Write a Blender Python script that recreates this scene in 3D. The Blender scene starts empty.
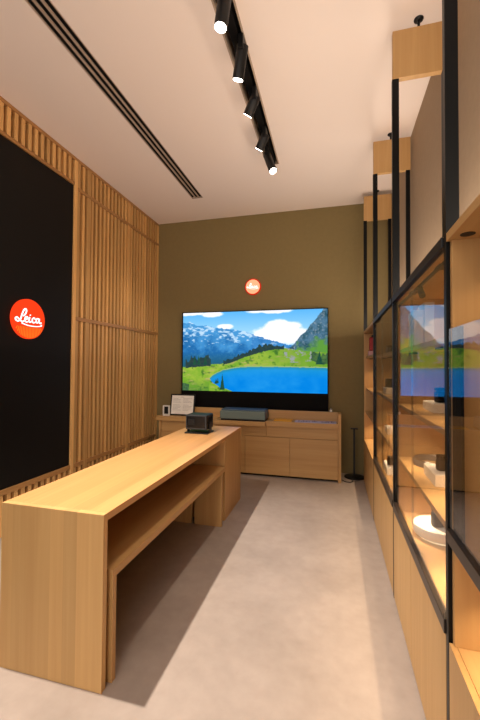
import bpy, bmesh, math, random
from mathutils import Vector, Matrix
random.seed(7)
SC = bpy.context.scene
COL = SC.collection

# ------------------------------------------------------------------ camera, world, exposure
cam_d = bpy.data.cameras.new('camera')
cam = bpy.data.objects.new('camera', cam_d); COL.objects.link(cam)
R = ((0.96742087, 0.25309561, 0.00628259), (0.00024827, 0.02386694, -0.99971511), (-0.25317345, 0.96714683, 0.02302654))
m = Matrix.Identity(4)
for i in range(3):
    m[i][0] = R[0][i]; m[i][1] = -R[1][i]; m[i][2] = -R[2][i]
m[0][3], m[1][3], m[2][3] = 0.0, 0.0, 1.5
cam.matrix_world = m
cam_d.sensor_fit = 'VERTICAL'; cam_d.sensor_height = 24; cam_d.lens = 24 * 360.755 / 720
cam_d.shift_x = (240 - 239.77) / 720; cam_d.shift_y = (357.994 - 360) / 720
cam_d.clip_start = 0.02
SC.camera = cam
W = bpy.data.worlds.new('world'); SC.world = W; W.use_nodes = True
W.node_tree.nodes['Background'].inputs[0].default_value = (1.0, 0.90, 0.82, 1)
W.node_tree.nodes['Background'].inputs[1].default_value = 1.9
SC.view_settings.view_transform = 'Standard'; SC.view_settings.look = 'None'
SC.view_settings.gamma = 1; SC.view_settings.use_curve_mapping = False
SC.view_settings.exposure = 0.2
WARM = (1.0, 0.82, 0.65)
SPOT_E = 43      # watts of a track spotlight
KEY_E = 720      # watts of the counter spotlight
LED_E = 6.5
UP_E = 14        # watts of the uplight strip on each shelf unit      # watts of a shelf light

# room numbers
XL, XR, YB, YF, ZC = -2.796, 0.745, 5.35, -1.8, 3.824
XF = 0.376
YJ = [1.416, 2.589, 3.82, 5.02]

# ------------------------------------------------------------------ materials
def lin(r, g, b):
    f = lambda c: (c/255/12.92) if c/255 <= .04045 else ((c/255+.055)/1.055)**2.4
    return (f(r), f(g), f(b), 1)
def newmat(name):
    mt = bpy.data.materials.new(name); mt.use_nodes = True
    return mt, mt.node_tree, mt.node_tree.nodes['Principled BSDF']
def plain(name, rgb, rough=.5, metal=0, spec=.5, noise=0, scale=8):
    mt, nt, b = newmat(name)
    b.inputs['Base Color'].default_value = lin(*rgb); b.inputs['Roughness'].default_value = rough
    b.inputs['Metallic'].default_value = metal; b.inputs['Specular IOR Level'].default_value = spec
    if noise:
        tc = nt.nodes.new('ShaderNodeTexCoord'); n = nt.nodes.new('ShaderNodeTexNoise'); n.inputs['Scale'].default_value = scale
        n.inputs['Detail'].default_value = 6
        hs = nt.nodes.new('ShaderNodeHueSaturation'); hs.inputs['Color'].default_value = lin(*rgb)
        mr = nt.nodes.new('ShaderNodeMapRange'); mr.inputs['From Min'].default_value = .3; mr.inputs['From Max'].default_value = .7
        mr.inputs['To Min'].default_value = 1-noise; mr.inputs['To Max'].default_value = 1+noise
        nt.links.new(tc.outputs['Object'], n.inputs['Vector']); nt.links.new(n.outputs['Fac'], mr.inputs['Value'])
        nt.links.new(mr.outputs[0], hs.inputs['Value']); nt.links.new(hs.outputs[0], b.inputs['Base Color'])
    return mt
def emit(name, rgb, strength):
    mt, nt, b = newmat(name); nt.nodes.remove(b)
    e = nt.nodes.new('ShaderNodeEmission'); e.inputs[0].default_value = lin(*rgb); e.inputs[1].default_value = strength
    nt.links.new(e.outputs[0], nt.nodes['Material Output'].inputs[0]); return mt
def wood(name, base, dark, axis, plank_axis=None, plank=.12, pvar=.12, rough=.42):
    """straight grained veneer: grain runs along axis, boards change tone along plank_axis"""
    mt, nt, b = newmat(name); N = nt.nodes; L = nt.links
    tc = N.new('ShaderNodeTexCoord'); mp = N.new('ShaderNodeMapping')
    s = [34, 34, 34]; s[axis] = 1.1; mp.inputs['Scale'].default_value = s
    L.new(tc.outputs['Object'], mp.inputs[0])
    n1 = N.new('ShaderNodeTexNoise'); n1.inputs['Scale'].default_value = 1; n1.inputs['Detail'].default_value = 7; n1.inputs['Distortion'].default_value = .6
    L.new(mp.outputs[0], n1.inputs['Vector'])
    mp2 = N.new('ShaderNodeMapping'); s2 = [9, 9, 9]; s2[axis] = .5; mp2.inputs['Scale'].default_value = s2
    L.new(tc.outputs['Object'], mp2.inputs[0])
    n2 = N.new('ShaderNodeTexNoise'); n2.inputs['Scale'].default_value = 1; n2.inputs['Detail'].default_value = 3
    L.new(mp2.outputs[0], n2.inputs['Vector'])
    add = N.new('ShaderNodeMath'); add.operation = 'ADD'; L.new(n1.outputs['Fac'], add.inputs[0]); L.new(n2.outputs['Fac'], add.inputs[1])
    mr = N.new('ShaderNodeMapRange'); mr.inputs['From Min'].default_value = .6; mr.inputs['From Max'].default_value = 1.4
    L.new(add.outputs[0], mr.inputs['Value'])
    mix = N.new('ShaderNodeMix'); mix.data_type = 'RGBA'; mix.inputs['A'].default_value = lin(*dark); mix.inputs['B'].default_value = lin(*base)
    L.new(mr.outputs[0], mix.inputs['Factor'])
    out = mix.outputs['Result']
    if plank_axis is not None:
        sp = N.new('ShaderNodeSeparateXYZ'); L.new(tc.outputs['Object'], sp.inputs[0])
        dv = N.new('ShaderNodeMath'); dv.operation = 'DIVIDE'; dv.inputs[1].default_value = plank; L.new(sp.outputs[plank_axis], dv.inputs[0])
        fl = N.new('ShaderNodeMath'); fl.operation = 'FLOOR'; L.new(dv.outputs[0], fl.inputs[0])
        wn = N.new('ShaderNodeTexWhiteNoise'); wn.noise_dimensions = '1D'; L.new(fl.outputs[0], wn.inputs['W'])
        m2 = N.new('ShaderNodeMapRange'); m2.inputs['To Min'].default_value = 1-pvar; m2.inputs['To Max'].default_value = 1+pvar
        L.new(wn.outputs['Value'], m2.inputs['Value'])
        hs = N.new('ShaderNodeHueSaturation'); L.new(m2.outputs[0], hs.inputs['Value']); L.new(out, hs.inputs['Color']); out = hs.outputs[0]
    L.new(out, b.inputs['Base Color'])
    b.inputs['Roughness'].default_value = rough; b.inputs['Specular IOR Level'].default_value = .35
    bp = N.new('ShaderNodeBump'); bp.inputs['Strength'].default_value = .04; L.new(n1.outputs['Fac'], bp.inputs['Height']); L.new(bp.outputs[0], b.inputs['Normal'])
    return mt
OAK, OAKD = (200, 161, 106), (180, 138, 86)
M = dict(
    oak_x=wood('oak_grain_x', OAK, OAKD, 0), oak_y=wood('oak_grain_y', OAK, OAKD, 1), oak_z=wood('oak_grain_z', OAK, OAKD, 2),
    table_front=wood('oak_boards_upright', OAK, (184, 143, 90), 2, 0, .075, .13),
    table_top=wood('oak_boards_long', (202, 155, 102), (182, 136, 84), 1, 0, .097, .10, .35),
    table_side=wood('oak_side_upright', OAK, OAKD, 2, 1, .11, .06),
    slat=wood('slat_wood', (228, 180, 114), (198, 148, 88), 2, 1, .0785, .22, .5),
    rail=wood('slat_rail', (190, 142, 86), (152, 106, 60), 1),
    backing=plain('dark_backing', (34, 25, 18), .9),
    black=plain('black_metal', (16, 16, 17), .45, 0, .35), black_matte=plain('black_matte', (9, 8, 8), .8, 0, .2),
    post=plain('black_post_metal', (9, 11, 12), .38, .0, .18),
    panel=plain('black_panel', (19, 15, 12), .6, 0, .2),
    rail_metal=plain('dark_bronze_rail', (62, 54, 48), .35, .5),
    white=plain('white_plastic', (226, 222, 214), .4), offwhite=plain('cream_card', (232, 220, 200), .6),
    paper=plain('white_paper', (236, 234, 228), .8), ink=plain('grey_print', (150, 150, 150), .8),
    yellow=plain('yellow_card', (238, 170, 30), .5), lilac=plain('pale_print_sheet', (190, 186, 214), .45),
    teal=plain('grey_teal_fabric', (112, 128, 124), .75, 0, .5, .06, 300), gloss_dark=plain('dark_glass_top', (84, 104, 120), .4, .5, .6),  # bluish grey of the lid carries the screen's blue light in its colour
    dark_glass=plain('dark_lens_glass', (10, 10, 12), .25, 0, .4), leather=plain('black_leather', (16, 15, 15), .5, 0, .5, .2, 200),
    chrome=plain('chrome', (200, 196, 190), .15, 1), red=plain('red_box', (176, 30, 34), .5), pink=plain('pink_box', (224, 170, 170), .5),
    strap=plain('grey_strap', (104, 98, 94), .6), white_cap=plain('white_ring', (225, 225, 220), .4),
    ceiling=plain('ceiling_paint', (242, 230, 222), .9, 0, .2), backwall=plain('olive_tan_wall', (132, 116, 78), .85, 0, .2, .03, 20),
    sidewall=plain('taupe_side_wall', (168, 148, 124), .85, 0, .2, .03, 20), recess=plain('recess_paint', (176, 156, 138), .8),
    lamp=emit('lamp_face', (255, 244, 228), 12), led=emit('led_puck', (255, 214, 150), 4),
    logo_red=emit('backlit_red', (248, 62, 24), 1.05), logo_ray=emit('backlit_orange', (255, 122, 34), 1.0), logo_white=emit('backlit_white', (255, 240, 240), 1.6),
    logo_hot=emit('bright_backlit_disc', (255, 150, 110), 1.5), logo_rim=emit('backlit_red_rim', (215, 40, 14), .8),
    glow=emit('lit_plinth_edge', (255, 226, 180), 1.3),
)
# floor: polished concrete
mt, nt, b = newmat('beige_concrete'); N = nt.nodes; L = nt.links
tc = N.new('ShaderNodeTexCoord'); n1 = N.new('ShaderNodeTexNoise'); n1.inputs['Scale'].default_value = 1.6; n1.inputs['Detail'].default_value = 9; n1.inputs['Roughness'].default_value = .6
n2 = N.new('ShaderNodeTexNoise'); n2.inputs['Scale'].default_value = 14; n2.inputs['Detail'].default_value = 5
L.new(tc.outputs['Object'], n1.inputs['Vector']); L.new(tc.outputs['Object'], n2.inputs['Vector'])
cr = N.new('ShaderNodeValToRGB'); cr.color_ramp.elements[0].position = .34; cr.color_ramp.elements[0].color = lin(145, 133, 124)
cr.color_ramp.elements[1].position = .68; cr.color_ramp.elements[1].color = lin(170, 157, 148)
ma = N.new('ShaderNodeMath'); ma.operation = 'MULTIPLY_ADD'; ma.inputs[1].default_value = .25; L.new(n2.outputs['Fac'], ma.inputs[0])
mb = N.new('ShaderNodeMath'); mb.operation = 'MULTIPLY'; mb.inputs[1].default_value = .78; L.new(n1.outputs['Fac'], mb.inputs[0]); L.new(mb.outputs[0], ma.inputs[2])
L.new(ma.outputs[0], cr.inputs[0]); L.new(cr.outputs[0], b.inputs['Base Color']); b.inputs['Roughness'].default_value = .42; b.inputs['Specular IOR Level'].default_value = .4
M['floor'] = mt
# thin clear glass: transparent with a mirror share that grows towards grazing views
mt, nt, b = newmat('clear_glass'); nt.nodes.remove(b); N = nt.nodes; L = nt.links
lw = N.new('ShaderNodeLayerWeight'); lw.inputs['Blend'].default_value = .5
pw = N.new('ShaderNodeMath'); pw.operation = 'POWER'; pw.inputs[1].default_value = 5; L.new(lw.outputs['Facing'], pw.inputs[0])
sc_ = N.new('ShaderNodeMath'); sc_.operation = 'MULTIPLY_ADD'; sc_.inputs[1].default_value = .80; sc_.inputs[2].default_value = .04; L.new(pw.outputs[0], sc_.inputs[0])
tr = N.new('ShaderNodeBsdfTransparent'); tr.inputs[0].default_value = (.97, .97, .96, 1); gl = N.new('ShaderNodeBsdfGlossy'); gl.inputs['Roughness'].default_value = .0
mx = N.new('ShaderNodeMixShader'); L.new(sc_.outputs[0], mx.inputs[0]); L.new(tr.outputs[0], mx.inputs[1]); L.new(gl.outputs[0], mx.inputs[2])
L.new(mx.outputs[0], N['Material Output'].inputs[0]); M['glass'] = mt
# screen picture: colours are stored on the screen mesh
mt, nt, b = newmat('screen_picture'); nt.nodes.remove(b); N = nt.nodes
at = N.new('ShaderNodeAttribute'); at.attribute_name = 'picture'; e = N.new('ShaderNodeEmission'); e.inputs[1].default_value = 1.0
nt.links.new(at.outputs['Color'], e.inputs[0]); nt.links.new(e.outputs[0], N['Material Output'].inputs[0]); M['picture'] = mt

# ------------------------------------------------------------------ mesh helpers (world coordinates)
def BM(): return bmesh.new()
def merge(dst, src):
    me = bpy.data.meshes.new('tmp'); src.to_mesh(me); src.free(); dst.from_mesh(me); bpy.data.meshes.remove(me)
def box(bm, x0, x1, y0, y1, z0, z1, bev=0, seg=2):
    t = bmesh.new(); bmesh.ops.create_cube(t, size=1)
    for v in t.verts:
        v.co = Vector(((x0+x1)/2+v.co.x*(x1-x0), (y0+y1)/2+v.co.y*(y1-y0), (z0+z1)/2+v.co.z*(z1-z0)))
    if bev: bmesh.ops.bevel(t, geom=t.edges[:], offset=bev, segments=seg, profile=.6, affect='EDGES')
    merge(bm, t); return bm
def cyl(bm, p0, p1, r0, r1=None, seg=24, bev=0):
    p0, p1 = Vector(p0), Vector(p1); d = p1-p0; t = bmesh.new()
    bmesh.ops.create_cone(t, cap_ends=True, segments=seg, radius1=r0, radius2=r0 if r1 is None else r1, depth=d.length)
    if bev:
        es = [e for e in t.edges if len(e.link_faces) == 2 and any(len(f.verts) > 4 for f in e.link_faces)]
        bmesh.ops.bevel(t, geom=es, offset=bev, segments=2, profile=.6, affect='EDGES')
    q = d.to_track_quat('Z', 'Y').to_matrix().to_4x4()
    bmesh.ops.transform(t, matrix=Matrix.Translation((p0+p1)/2) @ q, verts=t.verts)
    for f in t.faces: f.smooth = len(f.verts) == 4
    merge(bm, t); return bm
def lathe(bm, c, prof, seg=32, axis=None):
    """prof: (radius, height) pairs, closed at the axis"""
    t = bmesh.new(); rings = []
    for r, h in prof:
        if r < 1e-6: rings.append([t.verts.new((0, 0, h))])
        else: rings.append([t.verts.new((r*math.cos(2*math.pi*k/seg), r*math.sin(2*math.pi*k/seg), h)) for k in range(seg)])
    for a, b_ in zip(rings, rings[1:]):
        for k in range(seg):
            k2 = (k+1) % seg
            vs = [a[k % len(a)], a[k2 % len(a)], b_[k2 % len(b_)], b_[k % len(b_)]]
            u = []
            for v in vs:
                if v not in u: u.append(v)
            if len(u) >= 3: t.faces.new(u)
    bmesh.ops.recalc_face_normals(t, faces=t.faces)
    mtx = Matrix.Translation(Vector(c))
    if axis is not None: mtx = mtx @ Vector(axis).to_track_quat('Z', 'Y').to_matrix().to_4x4()
    bmesh.ops.transform(t, matrix=mtx, verts=t.verts)
    for f in t.faces: f.smooth = True
    merge(bm, t); return bm
def tube(bm, pts, r, seg=8, flat=None):
    """swept tube through points"""
    pts = [Vector(p) for p in pts]; t = bmesh.new(); rings = []
    for i, p in enumerate(pts):
        d = (pts[min(i+1, len(pts)-1)]-pts[max(i-1, 0)]).normalized()
        up = Vector((0, 0, 1)) if abs(d.z) < .95 else Vector((1, 0, 0))
        a = d.cross(up).normalized(); b_ = a.cross(d)
        rr = r[i] if isinstance(r, (list, tuple)) else r
        rings.append([t.verts.new(p+a*rr*math.cos(2*math.pi*k/seg)+b_*rr*math.sin(2*math.pi*k/seg)) for k in range(seg)])
    for x, y in zip(rings, rings[1:]):
        for k in range(seg): t.faces.new((x[k], x[(k+1) % seg], y[(k+1) % seg], y[k]))
    t.faces.new(rings[0][::-1]); t.faces.new(rings[-1])
    bmesh.ops.recalc_face_normals(t, faces=t.faces)
    for f in t.faces: f.smooth = True
    merge(bm, t); return bm
ROOTS = {}
def obj(name, bm, mat, parent=None, label=None):
    o_ = Vector(ROOTS[parent.name]) if parent is not None else Vector((0, 0, 0))
    bmesh.ops.translate(bm, vec=-o_, verts=bm.verts)
    me = bpy.data.meshes.new(name); bm.to_mesh(me); bm.free(); me.materials.append(mat)
    o = bpy.data.objects.new(name, me); COL.objects.link(o)
    if parent is not None: o.parent = parent
    ROOTS[o.name] = tuple(o_)
    if label: o['label'] = label
    return o
def tag(o, label, cat, group=None, kind=None):
    if label: o['label'] = label
    if cat: o['category'] = cat
    if group: o['group'] = group
    if kind: o['kind'] = kind
    return o
def thing(name, loc, label, cat, group=None):
    o = bpy.data.objects.new(name, None); COL.objects.link(o); o.location = loc; o.empty_display_size = .05
    ROOTS[o.name] = tuple(loc)
    return tag(o, label, cat, group)
def struct(name, bm, mat):
    o = obj(name, bm, mat); o['kind'] = 'structure'; return o
def light(kind, name, loc, energy, parent=None, color=WARM, direction=(0, 0, -1), **kw):
    d = bpy.data.lights.new(name, kind); d.energy = energy; d.color = color
    for k, v in kw.items(): setattr(d, k, v)
    o = bpy.data.objects.new(name, d); COL.objects.link(o)
    base = Vector(ROOTS[parent.name]) if parent is not None else Vector((0, 0, 0))
    o.rotation_mode = 'QUATERNION'; o.rotation_quaternion = Vector(direction).to_track_quat('-Z', 'Y'); o.location = Vector(loc)-base
    if kind == 'AREA':           # keep the long side of a strip along the room
        z = -Vector(direction).normalized(); y = Vector((0, 1, 0)); x = y.cross(z).normalized(); y = z.cross(x)
        o.rotation_quaternion = Matrix((x, y, z)).transposed().to_quaternion()
    if parent is not None: o.parent = parent
    return o

# ------------------------------------------------------------------ the room
struct('floor', box(BM(), -2.95, XR+.1, YF, YB+.1, -.1, 0), M['floor'])
c = BM(); VX0, VX1, VY1 = -1.906, -1.751, 4.63; KX0, KX1, KY1 = -.757, -.61, 4.06; ZT = ZC+.14
box(c, -2.95, VX0, YF, YB+.1, ZC, ZT); box(c, VX1, KX0, YF, YB+.1, ZC, ZT); box(c, KX1, XR+.1, YF, YB+.1, ZC, ZT)
box(c, VX0, VX1, VY1, YB+.1, ZC, ZT); box(c, KX0, KX1, KY1, YB+.1, ZC, ZT); box(c, -2.95, XR+.1, YF, YB+.1, ZT, ZT+.03)
struct('ceiling', c, M['ceiling'])
struct('wall_back', box(BM(), -2.95, XR+.1, YB, YB+.1, 0, ZC), M['backwall'])
struct('wall_right', box(BM(), XR, XR+.1, YF, YB, 0, ZC), M['sidewall'])
struct('wall_left', box(BM(), -2.97, -2.875, YF, YB, 0, ZC), M['backing'])

# slatted timber screen on the left wall
t = thing('slatted_timber_screen', (XL, 2, 0), 'tall slatted timber screen lining the left wall around the black panel', 'wall screen')
X0 = XL-.056
b1 = BM(); P = .0785
for k in range(30):                                     # full bays to the right of the black panel
    y = 3.454+k*P
    if y > YB-.03: break
    if abs(y-3.61) < .02 or abs(y-4.45) < .03: continue
    box(b1, X0, XL, y-.0185, y+.0185, .0, 3.79, .0015, 1)
obj('slat_field', b1, M['slat'], t)
for py in (3.392, 3.615, 4.47, 5.325):
    obj('post', box(BM(), X0-.01, XL+.010, py-.032 if py > 3.4 else py-.022, py+.032 if py < 5.3 else YB, 0, 3.79, .002, 1), M['slat'], t)
b2 = BM(); b3 = BM(); y = 3.30
while y > YF+.02:
    box(b2, X0, XL, y-.019, y+.019, 3.535, 3.79, .0015, 1); box(b3, X0, XL, y-.019, y+.019, 0, .362, .0015, 1); y -= .0765
obj('upper_slat_row', b2, M['slat'], t); obj('lower_slat_row', b3, M['slat'], t)
obj('ceiling_rail', box(BM(), X0-.01, XL+.008, YF, YB, 3.79, ZC, .002, 1), M['rail'], t)
obj('panel_head_rail', box(BM(), X0-.01, XL+.008, YF, 3.37, 3.504, 3.535, .002, 1), M['rail'], t)
obj('transom_rail', box(BM(), X0-.01, XL+.016, 3.414, YB, 3.462, 3.497, .002, 1), M['rail'], t)
obj('middle_rail', box(BM(), X0-.01, XL+.016, 3.414, YB, 2.0, 2.04, .002, 1), M['rail'], t)
obj('bottom_rail', box(BM(), X0-.01, XL+.008, YF, YB, .362, .408, .002, 1), M['rail'], t)
tag(obj('wall_panel', box(BM(), X0-.012, XL-.008, YF, 3.37, .409, 3.503, .002, 1), M['panel']), 'large matt black panel set into the slatted wall', 'wall panel')

# round backlit signs with script lettering
def bez(pts, n=10):
    """Catmull-Rom through 2-d points"""
    out = []; q = [pts[0]]+list(pts)+[pts[-1]]
    for i in range(1, len(q)-2):
        for k in range(n):
            s = k/n; a, b_, c_, d = [Vector(v) for v in q[i-1:i+3]]
            out.append(.5*((2*b_)+(c_-a)*s+(2*a-5*b_+4*c_-d)*s*s+(3*b_-a-3*c_+d)*s**3))
    out.append(Vector(pts[-1])); return out
STROKES = [  # the word in flowing script, unit = disc radius, x right, y up
    ([(-.36, .12), (-.24, .26), (-.20, .40), (-.26, .48), (-.36, .40), (-.46, .18), (-.54, -.05), (-.66, -.17), (-.80, -.14), (-.83, -.04), (-.74, .0), (-.58, -.10), (-.44, -.18), (-.34, -.13)], .032),
    ([(-.30, -.06), (-.16, -.02), (-.12, .06), (-.18, .10), (-.27, .03), (-.28, -.10), (-.20, -.17), (-.08, -.13)], 0.028),
    ([(.00, .08), (-.03, -.06), (.00, -.15), (.10, -.12)], 0.031), ([(.035, .20), (.04, .205)], 0.028),
    ([(.34, .04), (.27, .09), (.18, .03), (.17, -.09), (.24, -.16), (.36, -.12)], 0.028),
    ([(.60, .05), (.52, .09), (.43, .03), (.42, -.08), (.48, -.14), (.57, -.07), (.62, .07), (.61, -.08), (.66, -.14), (.74, -.11)], 0.028),
    ([(-.46, -.25), (-.30, -.29), (-.05, -.33), (.25, -.34), (.55, -.32), (.76, -.27), (.74, -.22)], 0.022)]
def stroke(bm, pts, w, place, th):
    p = bez(pts, 8); L_, R_ = [], []
    for i, c_ in enumerate(p):
        d = (p[min(i+1, len(p)-1)]-p[max(i-1, 0)]); d = d.normalized() if d.length > 1e-9 else Vector((1, 0))
        n = Vector((-d.y, d.x))*w; L_.append(c_+n); R_.append(c_-n)
    ends = []
    poly = L_+R_[::-1]
    for i in range(len(p)-1):
        q = [L_[i], L_[i+1], R_[i+1], R_[i]]
        lo = [bm.verts.new(place(v.x, v.y, 0)) for v in q]; hi = [bm.verts.new(place(v.x, v.y, th)) for v in q]
        bm.faces.new(hi); bm.faces.new(lo[::-1])
        for k in range(4): bm.faces.new((lo[k], lo[(k+1) % 4], hi[(k+1) % 4], hi[k]))
    for c_ in (p[0], p[-1]):
        vs = [(c_.x+w*math.cos(a*math.pi/6), c_.y+w*math.sin(a*math.pi/6)) for a in range(12)]
        lo = [bm.verts.new(place(x, y, 0)) for x, y in vs]; hi = [bm.verts.new(place(x, y, th)) for x, y in vs]
        bm.faces.new(hi)
        for k in range(12): bm.faces.new((lo[k], lo[(k+1) % 12], hi[(k+1) % 12], hi[k]))
def logo(root, centre, r, ux, nrm, disc_mat, rays=True, ink='logo_white'):
    C_ = Vector(centre); U = Vector(ux); Nn = Vector(nrm); Z = Vector((0, 0, 1))
    obj('disc', cyl(BM(), C_-Nn*.0, C_+Nn*.028, r, seg=64, bev=.002), disc_mat, root)
    if rays:
        bm = BM()
        for k in range(-9, 10):
            x = k*.098; y0 = -.40; y1 = -math.sqrt(max(0, .955**2-(x*1.0)**2))
            if y1 > y0-.08: continue
            w0, w1 = .016, .030
            q = [(x*.9-w0, y0), (x*.9+w0, y0), (x+w1, y1), (x-w1, y1)]
            hi = [bm.verts.new(C_+U*(a*r)+Z*(b_*r)+Nn*.0295) for a, b_ in q]; bm.faces.new(hi)
            lo = [bm.verts.new(C_+U*(a*r)+Z*(b_*r)+Nn*.027) for a, b_ in q]
            for i in range(4): bm.faces.new((lo[i], lo[(i+1) % 4], hi[(i+1) % 4], hi[i]))
        bmesh.ops.recalc_face_normals(bm, faces=bm.faces)
        obj('ray_pattern', bm, M['logo_ray'], root)
    bm = BM()
    for pts, w in STROKES: stroke(bm, pts, w, lambda x, y, h: C_+U*(x*r)+Z*(y*r)+Nn*(.028+h), .005)
    bmesh.ops.recalc_face_normals(bm, faces=bm.faces)
    obj('lettering', bm, M[ink], root)
t = thing('round_logo_sign', (XL-.008, 2.775, 1.735), 'large round red lit sign with white script, on the black panel', 'sign')
logo(t, (XL-.008, 2.775, 1.932), .187, (0, 1, 0), (1, 0, 0), M['logo_red'])
t = thing('round_logo_sign', (-1.196, YB, 2.59), 'small glowing round sign high on the brown back wall above the screen', 'sign')
obj('rim', cyl(BM(), (-1.196, YB, 2.711), (-1.196, YB-.022, 2.711), .125, seg=48), M['logo_rim'], t)  # glowing red disc stands in for the halo around the overbright sign
logo(t, (-1.196, YB-.0, 2.711), .108, (1, 0, 0), (0, -1, 0), M['logo_hot'], False)

# ------------------------------------------------------------------ ceiling fittings
t = thing('linear_air_vent', (-1.83, 1.4, ZC), 'long linear slot air vent with three dark slots in the ceiling', 'air vent')
b1 = BM()
for x0, x1 in ((VX0, -1.899), (-1.864, -1.847), (-1.812, -1.795), (-1.759, VX1)): box(b1, x0, x1, YF, VY1, ZC-.002, ZC+.008)
box(b1, VX0, VX1, VY1-.01, VY1, ZC-.002, ZC+.008)
obj('frame', b1, M['recess'], t)
obj('dark_plenum', box(BM(), VX0+.002, VX1-.002, YF, VY1-.011, ZC+.012, ZC+.1), M['black_matte'], t)
t = thing('ceiling_light_track', (-.683, 1.4, ZC), 'long recessed ceiling light track carrying the black spotlights', 'light track')
b1 = BM(); box(b1, KX0, KX0+.012, YF, KY1, ZC-.004, ZT-.001); box(b1, KX1-.012, KX1, YF, KY1, ZC-.004, ZT-.001); box(b1, KX0+.012, KX1-.012, KY1-.012, KY1, ZC-.004, ZT-.001)
obj('recess_lining', b1, M['recess'], t)
obj('black_rail', box(BM(), -.706, -.648, YF, KY1-.03, ZC-.012, ZT-.001), M['black_matte'], t)
def spot(pivot, end, label, e=SPOT_E, size=64, col=WARM, r=.041):
    P_, E_ = Vector(pivot), Vector(end); d = (E_-P_).normalized()
    tx = thing('track_spotlight', (P_.x, P_.y, ZC-.012), label, 'spotlight', 'black spotlights on the ceiling track')
    b_ = box(BM(), P_.x-.018, P_.x+.018, P_.y-.05, P_.y+.05, P_.z-.03, ZC-.0125, .004)
    obj('adapter', b_, M['black'], tx)
    bb = cyl(BM(), P_-d*.02, P_+d*((E_-P_).length-.004), r, seg=32, bev=.003)
    bd = obj('lamp_body', bb, M['black'], tx)
    obj('lens', cyl(BM(), E_-d*.006, E_, r*.86, seg=32), M['lamp'], bd, 'glowing white lens')
    light('SPOT', 'beam', E_+d*.012, e, tx, color=col, direction=d, spot_size=math.radians(size), spot_blend=.7, shadow_soft_size=.03)
    return tx
LAST = (-.611, 3.65, 3.52)
S_ = [((-.640, 2.04, 3.74), (-.665, 2.032, 3.544), 'black track spotlight nearest the viewer, cut by the top of the picture'),
      ((-.628, 2.415, 3.74), (-.675, 2.477, 3.571), 'second black track spotlight counted from the viewer, pointing straight down'),
      ((-.640, 2.897, 3.74), (-.717, 2.95, 3.640), 'middle one of the five black track spotlights, tilted to the left'),
      ((-.652, 3.405, 3.74), (-.722, 3.45, 3.640), 'fourth black track spotlight from the viewer, tilted to the left'),
      ((-.690, 3.72, 3.74), LAST, 'farthest black track spotlight, nearest the back wall, glaring')]
for (a, b_, l), e_ in zip(S_, (SPOT_E*.8, SPOT_E*.85, SPOT_E, SPOT_E*.8, SPOT_E*.4)): spot(a, b_, l, e_)
AIM = []
spot((-.68, .9, 3.74), (-.60, .91, 3.60), 'black track spotlight directly above the viewer, out of the picture')
spot((-.68, -.3, 3.74), (-.706, -.225, 3.60), 'black track spotlight behind the viewer, out of the picture', SPOT_E*1.4, 50)
spot((-1.83, 1.45, 3.74), (-1.800, 1.482, 3.60), 'black ceiling spotlight over the near end of the table, out of the picture', KEY_E, 66, (1, .87, .74))

# ------------------------------------------------------------------ display table with nested bench
TX0, TX1, TY0, TY1, TZ = -1.614, -1.028, 1.468, 3.996, .809
t = thing('display_table', ((TX0+TX1)/2, 2.7, 0), 'long oak waterfall display table in the middle of the room', 'table')
obj('table_top', box(BM(), TX0, TX1, TY0+.032, TY1, TZ-.036, TZ, .0025), M['table_top'], t)
obj('end_panel', box(BM(), TX0, TX1, TY0, TY0+.032, 0, TZ, .002), M['table_front'], t)
obj('end_block', box(BM(), TX0, TX1, 3.385, TY1, 0, TZ-.036, .002), M['table_side'], t)
obj('back_panel', box(BM(), TX0+.004, TX0+.022, TY0+.032, 3.385, .0, TZ-.036), M['black_matte'], t)  # unseen black panel, added to keep light out from under the table
t = thing('nesting_bench', (-1.3, 2.4, 0), 'lower oak bench nested underneath the long display table', 'bench')
BX0, BX1, BY0, BY1, BZ = -1.59, -1.016, 1.530, 3.275, .527
obj('bench_top', box(BM(), BX0, BX1, BY0+.03, BY1+.09, BZ-.038, BZ, .002), M['oak_y'], t)
obj('leg', box(BM(), BX0, BX1, BY0, BY0+.03, 0, BZ, .002), M['oak_z'], t)
obj('leg', box(BM(), -1.285, BX1, BY1-.03, BY1, 0, BZ-.038, .002), M['oak_z'], t)
obj('leg', box(BM(), BX0, -1.315, BY1-.03, BY1, 0, BZ-.038, .002), M['oak_z'], t)

# cube projector on the table
t = thing('cube_projector', (-1.335, 3.55, TZ), 'compact black cube projector standing on the far end of the table', 'projector')
x0, x1, y0, y1, z0, z1 = -1.478, -1.248, 3.46, 3.67, TZ+.040, TZ+.192
obj('housing', box(BM(), x0, x1, y0+.012, y1, z0, z1, .014, 3), M['black'], t)
obj('front_bezel', box(BM(), x0+.002, x1-.002, y0, y0+.014, z0+.002, z1-.002, .008, 3), plain('grey_bezel', (40, 42, 45), .5), t)
obj('front_glass', box(BM(), x0+.016, x1-.016, y0-.004, y0+.002, z0+.022, z1-.014, .004), M['dark_glass'], t)
g = BM()
for k in range(8): box(g, x1, x1+.0015, y0+.045+k*.016, y0+.053+k*.016, z0+.06, z1-.03)
obj('side_grille', g, M['black_matte'], t)
br = BM(); box(br, x0-.008, x1+.014, y0-.01, y1-.02, TZ, TZ+.012, .004); box(br, x1+.003, x1+.013, y0+.06, y0+.12, TZ+.01, TZ+.115, .004); box(br, x0-.008, x0-.001, y0+.06, y0+.12, TZ+.01, TZ+.115, .003)
obj('tilt_stand', br, M['black'], t)
obj('lens_window', box(BM(), x0+.03, x0+.10, y0-.0055, y0-.0035, z0+.05, z0+.11, .004), M['black'], t)

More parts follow.
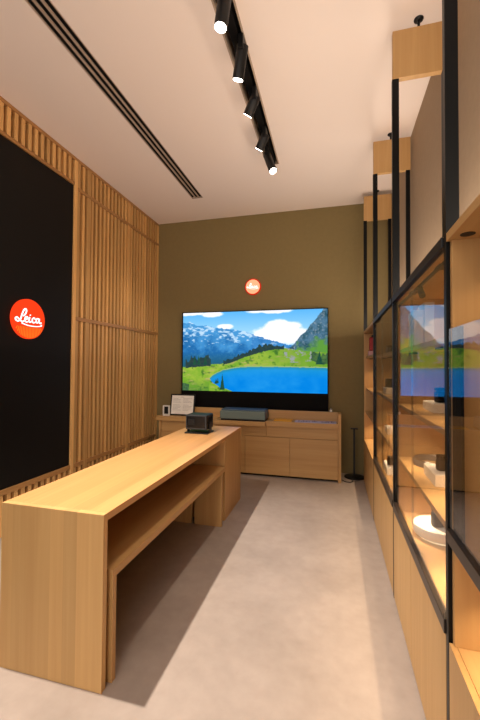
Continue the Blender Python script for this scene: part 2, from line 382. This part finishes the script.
# ------------------------------------------------------------------ back counter
t = thing('media_counter', (-1.2, 5.0, 0), 'long low oak media counter standing along the back wall', 'counter')
CF = 4.875
obj('carcass', box(BM(), -2.47, .048, CF+.02, 5.10, .03, .695), M['oak_x'], t)
obj('plinth', box(BM(), -2.45, .045, CF+.05, 5.08, 0, .03), M['black_matte'], t)
obj('side_panel', box(BM(), .050, .088, CF-.012, 5.11, 0, .885, .002), M['oak_z'], t)
obj('side_panel', box(BM(), -2.50, -2.472, CF-.01, 5.11, 0, .70, .002), M['oak_z'], t)
obj('backsplash', box(BM(), -2.50, .049, 5.075, 5.11, .6955, .885, .002), M['oak_x'], t)
obj('worktop', box(BM(), -2.545, -1.605, CF-.022, 5.0745, .696, .762, .002), M['oak_x'], t)
obj('worktop', box(BM(), -.893, .049, CF-.022, 5.0745, .692, .757, .002), M['oak_x'], t)
obj('pull_out_tray', box(BM(), -1.602, -.896, CF-.085, 5.0745, .694, .752, .002), M['oak_x'], t)
for x0, x1 in ((-2.468, -1.828), (-1.824, -1.196), (-1.192, -.577), (-.573, .046)):
    obj('door', box(BM(), x0, x1, CF, CF+.019, .032, .540, .0015), M['oak_x'], t)
for x0, x1 in ((-2.468, -1.604), (-1.600, -.897), (-.893, .046)):
    obj('drawer', box(BM(), x0, x1, CF+.006, CF+.0195, .546, .690, .0015), M['oak_x'], t)

# laser-TV floor screen
SX0, SX1, SZ0, SZ1, SY = -2.309, -.092, 1.118, 2.332, 5.28
t = thing('projection_screen', (-1.2, 5.2, 0), 'large screen showing an alpine lake, standing behind the counter', 'screen')
obj('stand_housing', box(BM(), SX0-.01, SX1+.02, 5.14, SY+.03, 0, .84, .004), M['black'], t)
obj('black_border', box(BM(), SX0-.022, SX1+.012, SY, SY+.03, .84, SZ1+.013, .002), M['black_matte'], t)
bm = BM(); NX, NY = 360, 200
vs = [[bm.verts.new((SX0+(SX1-SX0)*i/NX, SY-.003, SZ1-(SZ1-SZ0)*j/NY)) for i in range(NX+1)] for j in range(NY+1)]
for j in range(NY):
    for i in range(NX): bm.faces.new((vs[j][i], vs[j+1][i], vs[j+1][i+1], vs[j][i+1]))
def vhash(i, j, s): 
    n = (i*374761393+j*668265263+s*2246822519) & 0xffffffff; n = ((n ^ (n >> 13))*1274126177) & 0xffffffff
    return ((n ^ (n >> 16)) & 0xffff)/65535
def vnoise(x, y, s=0):
    i, j = math.floor(x), math.floor(y); u, v = x-i, y-j; u = u*u*(3-2*u); v = v*v*(3-2*v)
    return (vhash(i, j, s)*(1-u)+vhash(i+1, j, s)*u)*(1-v)+(vhash(i, j+1, s)*(1-u)+vhash(i+1, j+1, s)*u)*v
def fbm(x, y, s=0, o=4):
    a, t_, w = 0, 0, 1
    for k in range(o): a += w*vnoise(x*2**k, y*2**k, s+k*17); t_ += w; w *= .55
    return a/t_
def pl(p, x):
    for (a, b_), (c_, d) in zip(p, p[1:]):
        if x <= c_: return b_+(d-b_)*(x-a)/(c_-a)
    return p[-1][1]
def mixc(a, b_, k): k = max(0, min(1, k)); return tuple(a[i]+(b_[i]-a[i])*k for i in range(3))
RIDGE = [(0, .13), (.05, .12), (.1, .165), (.17, .17), (.24, .2), (.32, .215), (.4, .24), (.46, .25), (.52, .30), (.58, .33), (.64, .37), (.72, .41), (.80, .44), (1, .5)]
RMTN = [(.70, .5), (.78, .43), (.83, .31), (.86, .27), (.89, .19), (.92, .14), (.95, .06), (.98, .0), (1.01, -.05)]
HILL = [(0, .70), (.08, .68), (.18, .665), (.28, .655), (.36, .62), (.44, .56), (.52, .515), (.60, .475), (.66, .455), (.73, .46), (.80, .485), (.88, .50), (1, .52)]
LAKE = [(.20, .84), (.22, .80), (.26, .755), (.31, .72), (.38, .695), (.48, .682), (.7, .678), (.9, .684), (1.01, .688)]
LAKEB = [(.20, .84), (.23, .90), (.27, .945), (.33, .975), (.40, 1.02)]
def cloud(s, t_, cx_, cy_, rx, ry): return 1-math.sqrt(((s-cx_)/rx)**2+((t_-cy_)/ry)**2)
def paint(s, t_):
    n = fbm(s*14, t_*9, 3); n2 = fbm(s*40, t_*26, 9); n3 = fbm(s*90, t_*60, 21, 3)
    sky = mixc((92, 178, 240), (165, 215, 245), t_*3.2)
    w = max(cloud(s, t_, .66, .31, .20, .12), cloud(s, t_, .72, .20, .13, .075)*1.1, cloud(s, t_, .58, .36, .12, .06), cloud(s, t_, .80, .30, .12, .10), cloud(s, t_, .215, .025, .08, .04), cloud(s, t_, .64, .0, .14, .035), cloud(s, t_, .31, .185, .06, .035), cloud(s, t_, .05, .01, .12, .03))
    c_ = mixc(sky, (246, 248, 255), (w+.9*(n-.5)+.12)*3.2)
    rd = pl(RIDGE, s)+(n2-.5)*.035
    if t_ > rd:
        d = t_-rd
        c_ = mixc((70, 148, 210), (34, 104, 168), d*3+(n-.5)*2.2+(n2-.5)*.8)
        c_ = mixc(c_, (96, 160, 190), (n3-.5)*1.0)
        k = fbm(s*30+4, t_*30, 5)
        k = fbm(s*36+4, t_*44, 5); snow = (k-.56)*6+(1.0-abs(d-.05)*15)*.75*(1 if .2 < s < .55 else .35)
        c_ = mixc(c_, (206, 230, 250), min(.85, snow))
        if s > .5: c_ = mixc(c_, (44, 104, 176), .35)
        c_ = mixc(c_, (36, 88, 104), (t_-.5)*5)
    rm = pl(RMTN, s)+(n2-.5)*.03 if s > .70 else 2
    if t_ > rm:
        c_ = mixc((78, 116, 142), (40, 78, 92), (n2-.35)*2.4); c_ = mixc(c_, (150, 158, 168), (n3-.55)*3)
        gk = (t_-(.40-.5*max(0, s-.82)))*9+(n-.5)*4
        if s > .80: c_ = mixc(c_, (92, 150, 60), gk)
    hl = pl(HILL, s)+(n3-.5)*.012
    tree = 0
    for a, b_, h in ((.02, .21, .11), (.30, .44, .035), (.40, .50, .045), (.48, .56, .05), (.545, .64, .07), (.64, .72, .03)):
        if a < s < b_ and hl-h*(.45+.75*vnoise(s*110, 0, 31)) < t_ < hl+.02: tree = 1
    if t_ > hl:
        g = mixc((118, 166, 48), (160, 184, 66), (n-.35)*2.6); g = mixc(g, (60, 106, 44), (n2-.56)*5); g = mixc(g, (176, 170, 96), (fbm(s*22, t_*50, 44)-.60)*6)
        g = mixc(g, (86, 140, 46), (s-.45)*1.2 if s < .8 else .42)
        g = mixc(g, (70, 120, 50), (t_-.85)*4*(s < .2))
        c_ = g
        if .72 < s < .90 and .46 < t_ < .64: c_ = mixc(c_, (150, 156, 160), (n2-.52)*8)
        if s > .885+.06*vnoise(t_*30, 4, 8) and .47+.10*vnoise(s*70, 1, 3) < t_ < .645+.02*n2: c_ = mixc(c_, mixc((34, 66, 48), (80, 110, 80), n3), .5+n2*.6)
    if tree: c_ = mixc((26, 58, 66), (54, 70, 64), n3*1.2)
    if s > .20:
        top = pl(LAKE, s)+(n2-.5)*.012; bot = pl(LAKEB, s)+(n2-.5)*.02
        if top < t_ < bot:
            c_ = mixc((36, 150, 206), (4, 128, 220), (t_-top)*7); c_ = mixc(c_, (38, 150, 228), (n-.5)*1.2+.55*(1-abs(s-.62)*2.6)); 
            if t_-top < .012: c_ = (150, 180, 110)
            elif t_-top < .05: c_ = mixc((40, 128, 140), c_, (t_-top)*20)
    for cx_, a, b_, w_ in ((.295, .775, .985, .022), (.250, .84, .91, .016), (.262, .83, .90, .012), (.12, .54, .67, .016), (.09, .56, .67, .02), (.17, .56, .67, .018), (.95, .50, .66, .03)):
        if a < t_ < b_ and abs(s-cx_) < w_*((t_-a)/(b_-a))*(.55+.45*vnoise(t_*110, cx_*50, 2)): c_ = mixc((24, 62, 60), (44, 92, 60), n3)
    if s < .05 and t_ > .90+.4*s: c_ = mixc((40, 70, 60), (90, 130, 70), n3)
    return c_
bmesh.ops.reverse_faces(bm, faces=bm.faces) if False else None
pic = obj('picture', bm, M['picture'], t)
ca = pic.data.color_attributes.new('picture', 'FLOAT_COLOR', 'POINT')
buf = []
for j in range(NY+1):
    for i in range(NX+1):
        c_ = paint(i/NX, j/NY); l_ = lin(*[max(0, min(255, v)) for v in c_]); buf += [l_[0], l_[1], l_[2], 1.0]
ca.data.foreach_set('color', buf)

# things on the counter
t = thing('ultra_short_throw_projector', (-1.2, 4.92, .752), 'wide flat grey-green projector with a glossy top, on the counter before the screen', 'projector')
x0, x1, y0, y1 = -1.535, -.903, 4.80, 5.07
obj('base', box(BM(), x0+.01, x1-.004, y0+.006, y1, .7526, .775, .003), M['black'], t)
obj('body', box(BM(), x0, x1, y0, y1, .775, .885, .012, 3), M['teal'], t)
obj('glossy_lid', box(BM(), x0+.006, x1-.006, y0+.03, y1-.004, .885, .905, .004), M['gloss_dark'], t)
obj('side_cheek', box(BM(), x1-.001, x1+.004, y0+.01, y1-.01, .78, .88, .002), M['gloss_dark'], t)
obj('side_cheek', box(BM(), x0-.004, x0+.001, y0+.01, y1-.01, .78, .88, .002), M['gloss_dark'], t)
t = thing('information_frame', (-2.17, 4.97, .762), 'black framed sheet of small print leaning back on the counter left end', 'framed notice')
def tilt(bm, y, z, a):
    bmesh.ops.rotate(bm, cent=(0, y, z), matrix=Matrix.Rotation(a, 3, 'X'), verts=bm.verts); return bm
TA = -.16
obj('frame', tilt(box(BM(), -2.375, -1.985, 4.955, 4.97, .765, 1.085, .003), 4.96, .765, TA), M['black'], t)
obj('sheet', tilt(box(BM(), -2.352, -2.005, 4.951, 4.956, .788, 1.062), 4.96, .765, TA), M['paper'], t)
bm = BM()
for col, (a, b_) in enumerate(((-2.33, -2.20), (-2.17, -2.03))):
    for k in range(10):
        z = 1.015-k*.019
        if k in (4,): continue
        box(bm, a, b_-(.05 if (k*3+col) % 4 == 0 else 0.01*((k*7+col*3) % 3)), 4.9505, 4.952, z, z+.0035)
box(bm, -2.205, -2.16, 4.9505, 4.952, 1.036, 1.041)
obj('print_lines', tilt(bm, 4.96, .765, TA), M['ink'], t)
obj('easel_foot', box(BM(), -2.2, -2.16, 4.965, 5.04, .7622, .772), M['black'], t)
t = thing('product_card_holder', (-2.40, 4.9, .762), 'small white box with a dark picture at the counter left end', 'box')
obj('shell', box(BM(), -2.452, -2.352, 4.885, 4.93, .7626, .915, .004), M['white'], t)
obj('dark_picture', box(BM(), -2.425, -2.362, 4.882, 4.886, .795, .900), M['black'], t)
tag(obj('yellow_booklet', box(BM(), -.80, -.555, 4.885, 5.05, .7576, .772, .002), M['yellow']), 'flat yellow booklet on the counter, right of the grey-green projector', 'booklet')
t = thing('printed_mat', (-.22, 4.95, .757), 'pale lilac printed mat lying on the counter right end', 'mat')
obj('sheet', box(BM(), -.515, .030, 4.866, 5.06, .7576, .763, .002), M['lilac'], t)
bm = BM(); rnd = random.Random(3)
for k in range(24):
    x = -.49+k*.0205
    if rnd.random() < .3: continue
    y = 4.89+rnd.random()*.03; box(bm, x, x+.014, y, y+.12*rnd.random()+.02, .763, .7634)
obj('print_marks', bm, plain('print_blue_grey', (120, 118, 160), .6), t)
t = thing('white_cap_bottle', (-.043, 5.095, .885), 'tiny white capped canister on the counter back edge, right of the screen', 'canister')
obj('canister', lathe(BM(), (-.043, 5.092, .885), [(0, 0), (.015, 0), (.016, .004), (.016, .028), (.012, .032), (0, .032)]), M['white_cap'], t)
obj('cap', lathe(BM(), (-.043, 5.092, .917), [(0, 0), (.013, 0), (.013, .018), (0, .02)]), M['chrome'], t)
# floor stand beside the counter
t = thing('floor_stand', (.268, 5.175, 0), 'slim black floor stand with a round base between counter and shelving', 'stand')
obj('base', lathe(BM(), (.268, 5.175, 0), [(0, 0), (.135, 0), (.135, .012), (.12, .018), (.03, .024), (0, .024)], 48), M['black'], t)
obj('pole', box(BM(), .252, .275, 5.165, 5.185, .022, .655, .003), M['black'], t)
obj('top_plate', box(BM(), .215, .312, 5.14, 5.21, .655, .668, .004), M['black'], t)
tag(obj('power_cable', tube(BM(), [(.10, 5.0, .006), (.14, 4.93, .006), (.20, 4.92, .006), (.24, 4.97, .006), (.23, 5.03, .006)], .006), M['black']), 'short black cable on the floor by the counter right foot', 'cable')

# ------------------------------------------------------------------ shelving wall on the right
XB = .72
NAMES = ['near open-fronted', 'glazed middle', 'second glazed', 'far open']
def base_unit(y0, y1, label, splits):
    t = thing('base_cabinet', ((XF+XB)/2, (y0+y1)/2, 0), label, 'cabinet', 'base cabinets under the right-hand shelving')
    obj('carcass', box(BM(), XF+.021, XB, y0, y1, 0, .571, .001), M['oak_y'], t)
    ys = [y0]+splits+[y1]
    for a, b_ in zip(ys, ys[1:]): obj('door', box(BM(), XF, XF+.020, a+.0015, b_-.0015, .012, .5705, .0012), M['oak_z'], t)
    return t
def shelf_unit(y0, y1, label, levels, xs=.030, top_t=.03, lights=()):
    t = thing('display_shelf_unit', ((XF+XB)/2, (y0+y1)/2, .571), label, 'shelf unit', 'upper units of the right-hand shelving')
    obj('top_board', box(BM(), XF, XB, y0, y1, 1.966-top_t, 1.966, .001), M['oak_y'], t)
    for a in (y0, y1-.02): obj('side_panel', box(BM(), XF+(.002 if y0 > 3.8 else xs if y0 > .5 else .012), XB, a, a+.02, .571, 1.966-top_t, .001), M['oak_z'], t)
    obj('back_panel', box(BM(), XB-.015, XB, y0+.02, y1-.02, .571, 1.966-top_t), M['oak_y'], t)
    for z in levels: obj('shelf', box(BM(), XF+.024, XB-.0155, y0+.0205, y1-.0205, z-.024, z, .001), M['oak_y'], t)
    for z, e in lights:
        n = max(2, int((y1-y0)/.38)); w = (y1-y0)/n
        for k in range(n):
            yc = y0+w*(k+.5)
            obj('shelf_light', box(BM(), XF+.05, XF+.085, yc-.04, yc+.04, z-.010, z-.0005, .003), M['black'], t)
            light('SPOT', 'shelf_glow', (XF+.067, yc, z-.014), e/n*4, t, color=(1, .72, .44), direction=(.22, 0, -1), spot_size=math.radians(112), spot_blend=1, shadow_soft_size=.004)
    obj('uplight_strip', box(BM(), XB-.17, XB-.13, y0+.03, y1-.03, 1.966, 1.982, .002), M['black'], t)
    light('AREA', 'uplight', (XB-.15, (y0+y1)/2, 1.985), UP_E, t, color=(1, .82, .66), direction=(-.5, 0, 1), shape='RECTANGLE', size=.03, size_y=y1-y0-.08)
    return t
def front_glass(t, y0, y1, z0, z1, top_rail=True, split=None, stile=None, rail=.05):
    segs = [(y0, y1)] if split is None else [(y0, split), (split-.0, y1)]
    for k, (a, b_) in enumerate(segs):
        obj('glass_door', box(BM(), XF+.004+.008*k, XF+.009+.008*k, a+.001, b_-.001, z0, z1), M['glass'], t, 'clear glass')
    obj('bottom_rail', box(BM(), XF-.006, XF+.020, y0, y1, z0-rail+.002, z0, .002), M['rail_metal'], t)
    if top_rail: obj('top_rail', box(BM(), XF-.006, XF+.020, y0, y1, z1, z1+.038, .002), M['black'], t)
    if stile: obj('door_stile', box(BM(), XF+.010, XF+.019, stile[0]-.012, stile[1], z0, z1, .001), M['black_matte'], t)
YS = [.2]+YJ
labs_b = ['near oak base cabinet of the shelving, cut by the lower right corner', 'oak base cabinet with doors under the near glazed shelves', 'oak base cabinet under the second glazed shelves', 'farthest oak base cabinet under the open shelves by the back wall']
labs_s = ['nearest shelf unit at the right edge, empty, half glazed', 'near glazed shelf unit with cameras, white boxes and a round plinth', 'second glazed shelf unit, narrow between two black posts', 'farthest open shelf unit with a red item on its top level']
splits = [[.8], [2.014], [3.2], [4.346]]
for i in range(4):
    a = YS[i]+.003; b_ = YS[i+1]-.0325
    base_unit(a, b_, labs_b[i], splits[i])
    lv = [[.893], [.925, 1.268, 1.615], [.925, 1.268, 1.615], [.923, 1.231, 1.637]][i]
    lt = [((1.936, LED_E*.35), (.865, LED_E*.7)), ((1.936, LED_E*.7), (1.587, LED_E*.4), (1.24, LED_E*1.0), (.897, LED_E*1.6)),
          ((1.587, LED_E*.3), (1.24, LED_E*.8), (.897, LED_E*1.4)), ((1.609, LED_E*.4), (.895, LED_E*.7))][i]
    u = shelf_unit(a, b_, labs_s[i], lv, lights=lt)
    if i == 0:
        for yy in (1.315, .75): obj('downlight', cyl(BM(), (XF+.045, yy, 1.9345), (XF+.045, yy, 1.936), .022, seg=32), M['black'], u)
    if i == 0: front_glass(u, a, b_, .953, 1.632, False, None, (b_-.095, b_-.0215), .045)
    if i in (1, 2): front_glass(u, a, b_, .622, 1.928, True, (2.014 if i == 1 else 3.2))
    if i == 1:
        obj('inner_light_rail', box(BM(), XF+.028, XF+.038, a+.03, b_-.03, 1.895, 1.908), M['black'], u)
        obj('mini_spotlight', cyl(BM(), (XF+.033, 1.95, 1.895), (XF+.036, 1.90, 1.845), .015, seg=20, bev=.002), M['black'], u)

# black post frames with timber blocks, hung from the ceiling
labs_f = ['nearest black post frame, its thick post running the full height of the picture', 'second black post frame with the large oak block hung from the ceiling',
          'third black post frame with a mid-sized oak block', 'farthest black post frame with the small oak block near the back wall']
for i, y in enumerate(YJ):
    t = thing('post_frame', (.55, y-.015, 0), labs_f[i], 'post frame', 'black post frames dividing the shelving')
    y0 = y-.029; y1 = y-.001
    for x in (XF, .680):
        if x > .5: obj('post', box(BM(), x, x+.038, y0, y1, 1.968, 3.434, .0015), M['post'], t)
        else: obj('post', box(BM(), x, x+.043, y0, y1, 1.968 if i == 3 else 0, 3.434, .0015), M['post'], t)
    obj('timber_block', box(BM(), XF+.004, .722, y-.032, y+.006, 3.434, 3.760, .002), M['oak_z'], t)
    obj('ceiling_hanger', lathe(cyl(BM(), (.545, y-.012, 3.758), (.545, y-.012, ZC), .008), (.545, y-.012, ZC-.012), [(0, 0), (.022, 0), (.03, .006), (.03, .012), (0, .012)]), M['black'], t)

# ------------------------------------------------------------------ things on the shelves
def camera_model(loc, ang, label, w=.13, h=.078, body='leather', name='camera_body'):
    x, y, z = loc; t = thing('camera', loc, label, 'camera'); bm_ = {}
    rot = Matrix.Rotation(ang, 3, 'Z'); c0 = Vector(loc)
    def put(n, bm, mt_):
        bmesh.ops.rotate(bm, cent=c0, matrix=rot, verts=bm.verts); return obj(n, bm, mt_, t)
    put('camera_case', box(BM(), x-w/2, x+w/2, y-.018, y+.018, z, z+h*.78, .012, 3), M[body])
    put('top_plate', box(BM(), x-w/2+.002, x+w/2-.002, y-.017, y+.017, z+h*.78, z+h, .006, 2), M['black'])
    put('lens', lathe(BM(), (x, y-.018, z+h*.42), [(0, 0), (.031, 0), (.031, .02), (.029, .022), (.029, .045), (.024, .047), (.022, .040), (0, .036)], 32, (0, -1, 0)), M['black'])
    put('lens_rim', lathe(BM(), (x, y-.0635, z+h*.42), [(.019, 0), (.0245, 0), (.0245, .003), (.019, .003), (.019, 0)], 32, (0, -1, 0)), M['chrome'])
    put('shutter_dial', cyl(BM(), (x+w*.3, y, z+h), (x+w*.3, y, z+h+.009), .010, seg=20, bev=.001), M['chrome'])
    put('viewfinder', box(BM(), x-w*.40, x-w*.22, y-.0185, y-.012, z+h*.80, z+h*.96, .002), M['dark_glass'])
    return t
def card_box(x0, x1, y0, y1, z, h, label, mat='offwhite', grp=None):
    t = thing('display_box', ((x0+x1)/2, (y0+y1)/2, z), label, 'display box', grp)
    obj('box_shell', box(BM(), x0, x1, y0, y1, z, z+h, .002), M[mat], t)
    obj('lid_plate', box(BM(), x0+.006, x1-.006, y0+.006, y1-.006, z+h, z+h+.003, .001), M['white'], t)
    return t
# near glazed unit
zs = .0008+1.615
for k, (x, h, d, l) in enumerate(((.428, .185, .035, 'shorter cream upright box on the top shelf behind the near glass'), (.478, .225, .035, 'taller cream upright box on the top shelf behind the near glass'))):
    t = thing('upright_box', (x, 2.1, zs), l, 'box', 'cream upright boxes on the top shelf')
    obj('box_shell', box(BM(), x-.022, x+.024, 2.06, 2.20, zs, zs+h, .003), M['offwhite'], t)
    obj('slip_lid', box(BM(), x-.0235, x+.0255, 2.058, 2.202, zs+h-.035, zs+h, .003), M['white'], t)
zs = .0008+1.268
card_box(.485, .66, 2.02, 2.24, zs, .045, 'white display box under the camera on the middle glazed shelf')
camera_model((.575, 2.11, zs+.0485), .25, 'black camera on the white box on the middle glazed shelf')
zs = .0008+.925
bm = BM(); n = 40; rx, ry = .10, .11; pts = [(.56+rx*math.cos(2*math.pi*k/n), 2.36+ry*math.sin(2*math.pi*k/n)) for k in range(n)]
t0 = bmesh.new(); ring = []
for (px, py) in pts:
    dx, dy = (px-.56)/rx, (py-2.36)/ry
    ring.append([t0.verts.new((px+dx*o, py+dy*o, z)) for o, z in ((-.005, zs), (.005, zs), (.005, zs+.035), (-.005, zs+.035))])
for k in range(n):
    a, b_ = ring[k], ring[(k+1) % n]
    for q in range(4): t0.faces.new((a[q], a[(q+1) % 4], b_[(q+1) % 4], b_[q]))
bmesh.ops.recalc_face_normals(t0, faces=t0.faces)
t = thing('camera_strap', (.56, 2.36, zs), 'grey looped camera strap standing on the lower glazed shelf', 'strap')
obj('strap_loop', t0, M['strap'], t)
obj('stitched_edge', tube(BM(), [(px, py, zs+.036) for px, py in pts]+[(pts[0][0], pts[0][1], zs+.036)], .004, 6), M['chrome'], t)
card_box(.47, .64, 1.93, 2.16, zs, .055, 'white display box beside the strap on the lower glazed shelf')
camera_model((.56, 2.03, zs+.0585), .3, 'black camera on the white box beside the looped strap')
# illuminated round plinth
t = thing('round_plinth', (.58, 2.20, .572), 'round white glowing plinth on the bottom level behind the near glass', 'plinth')
obj('glowing_ring', lathe(BM(), (.562, 2.22, .572), [(0, 0), (.112, 0), (.112, .016), (0, .016)], 64), M['glow'], t, 'lit edge under the disc')
obj('disc', lathe(BM(), (.562, 2.22, .587), [(0, 0), (.130, 0), (.132, .004), (.132, .046), (.128, .05), (0, .05)], 64), M['white'], t)
camera_model((.58, 2.20, .6375), .35, 'black camera with chrome lens ring on the round glowing plinth', w=.14, h=.105)
# second glazed unit
camera_model((.50, 3.46, 1.6158), .3, 'small camera on the top shelf of the second glazed unit', w=.11, body='strap')
card_box(.43, .60, 3.30, 3.50, 1.2688, .05, 'cream box on the middle shelf of the second glazed unit')
camera_model((.50, 3.40, 1.323), .2, 'black camera on the cream box in the second glazed unit')
card_box(.44, .62, 3.30, 3.52, .9258, .05, 'cream box on the lower shelf of the second glazed unit')
card_box(.44, .66, 3.35, 3.62, .572, .06, 'white box on the bottom level of the second glazed unit', 'white')
camera_model((.52, 3.46, .636), .2, 'black camera on the white box at the bottom of the second glazed unit')
# far open unit
t = thing('red_case', (.46, 4.75, 1.637), 'red case on a pink box on the top level of the farthest shelves', 'case')
obj('case_body', box(BM(), .425, .50, 4.69, 4.82, 1.7006, 1.87, .015, 3), M['red'], t)
obj('handle', tube(BM(), [(.46, 4.72, 1.868), (.46, 4.735, 1.895), (.46, 4.775, 1.895), (.46, 4.79, 1.868)], .006), M['black'], t)
tag(obj('pink_box', box(BM(), .415, .52, 4.68, 4.83, 1.6378, 1.70, .004), M['pink']), 'pale pink box beneath the red case on the farthest shelves', 'box')
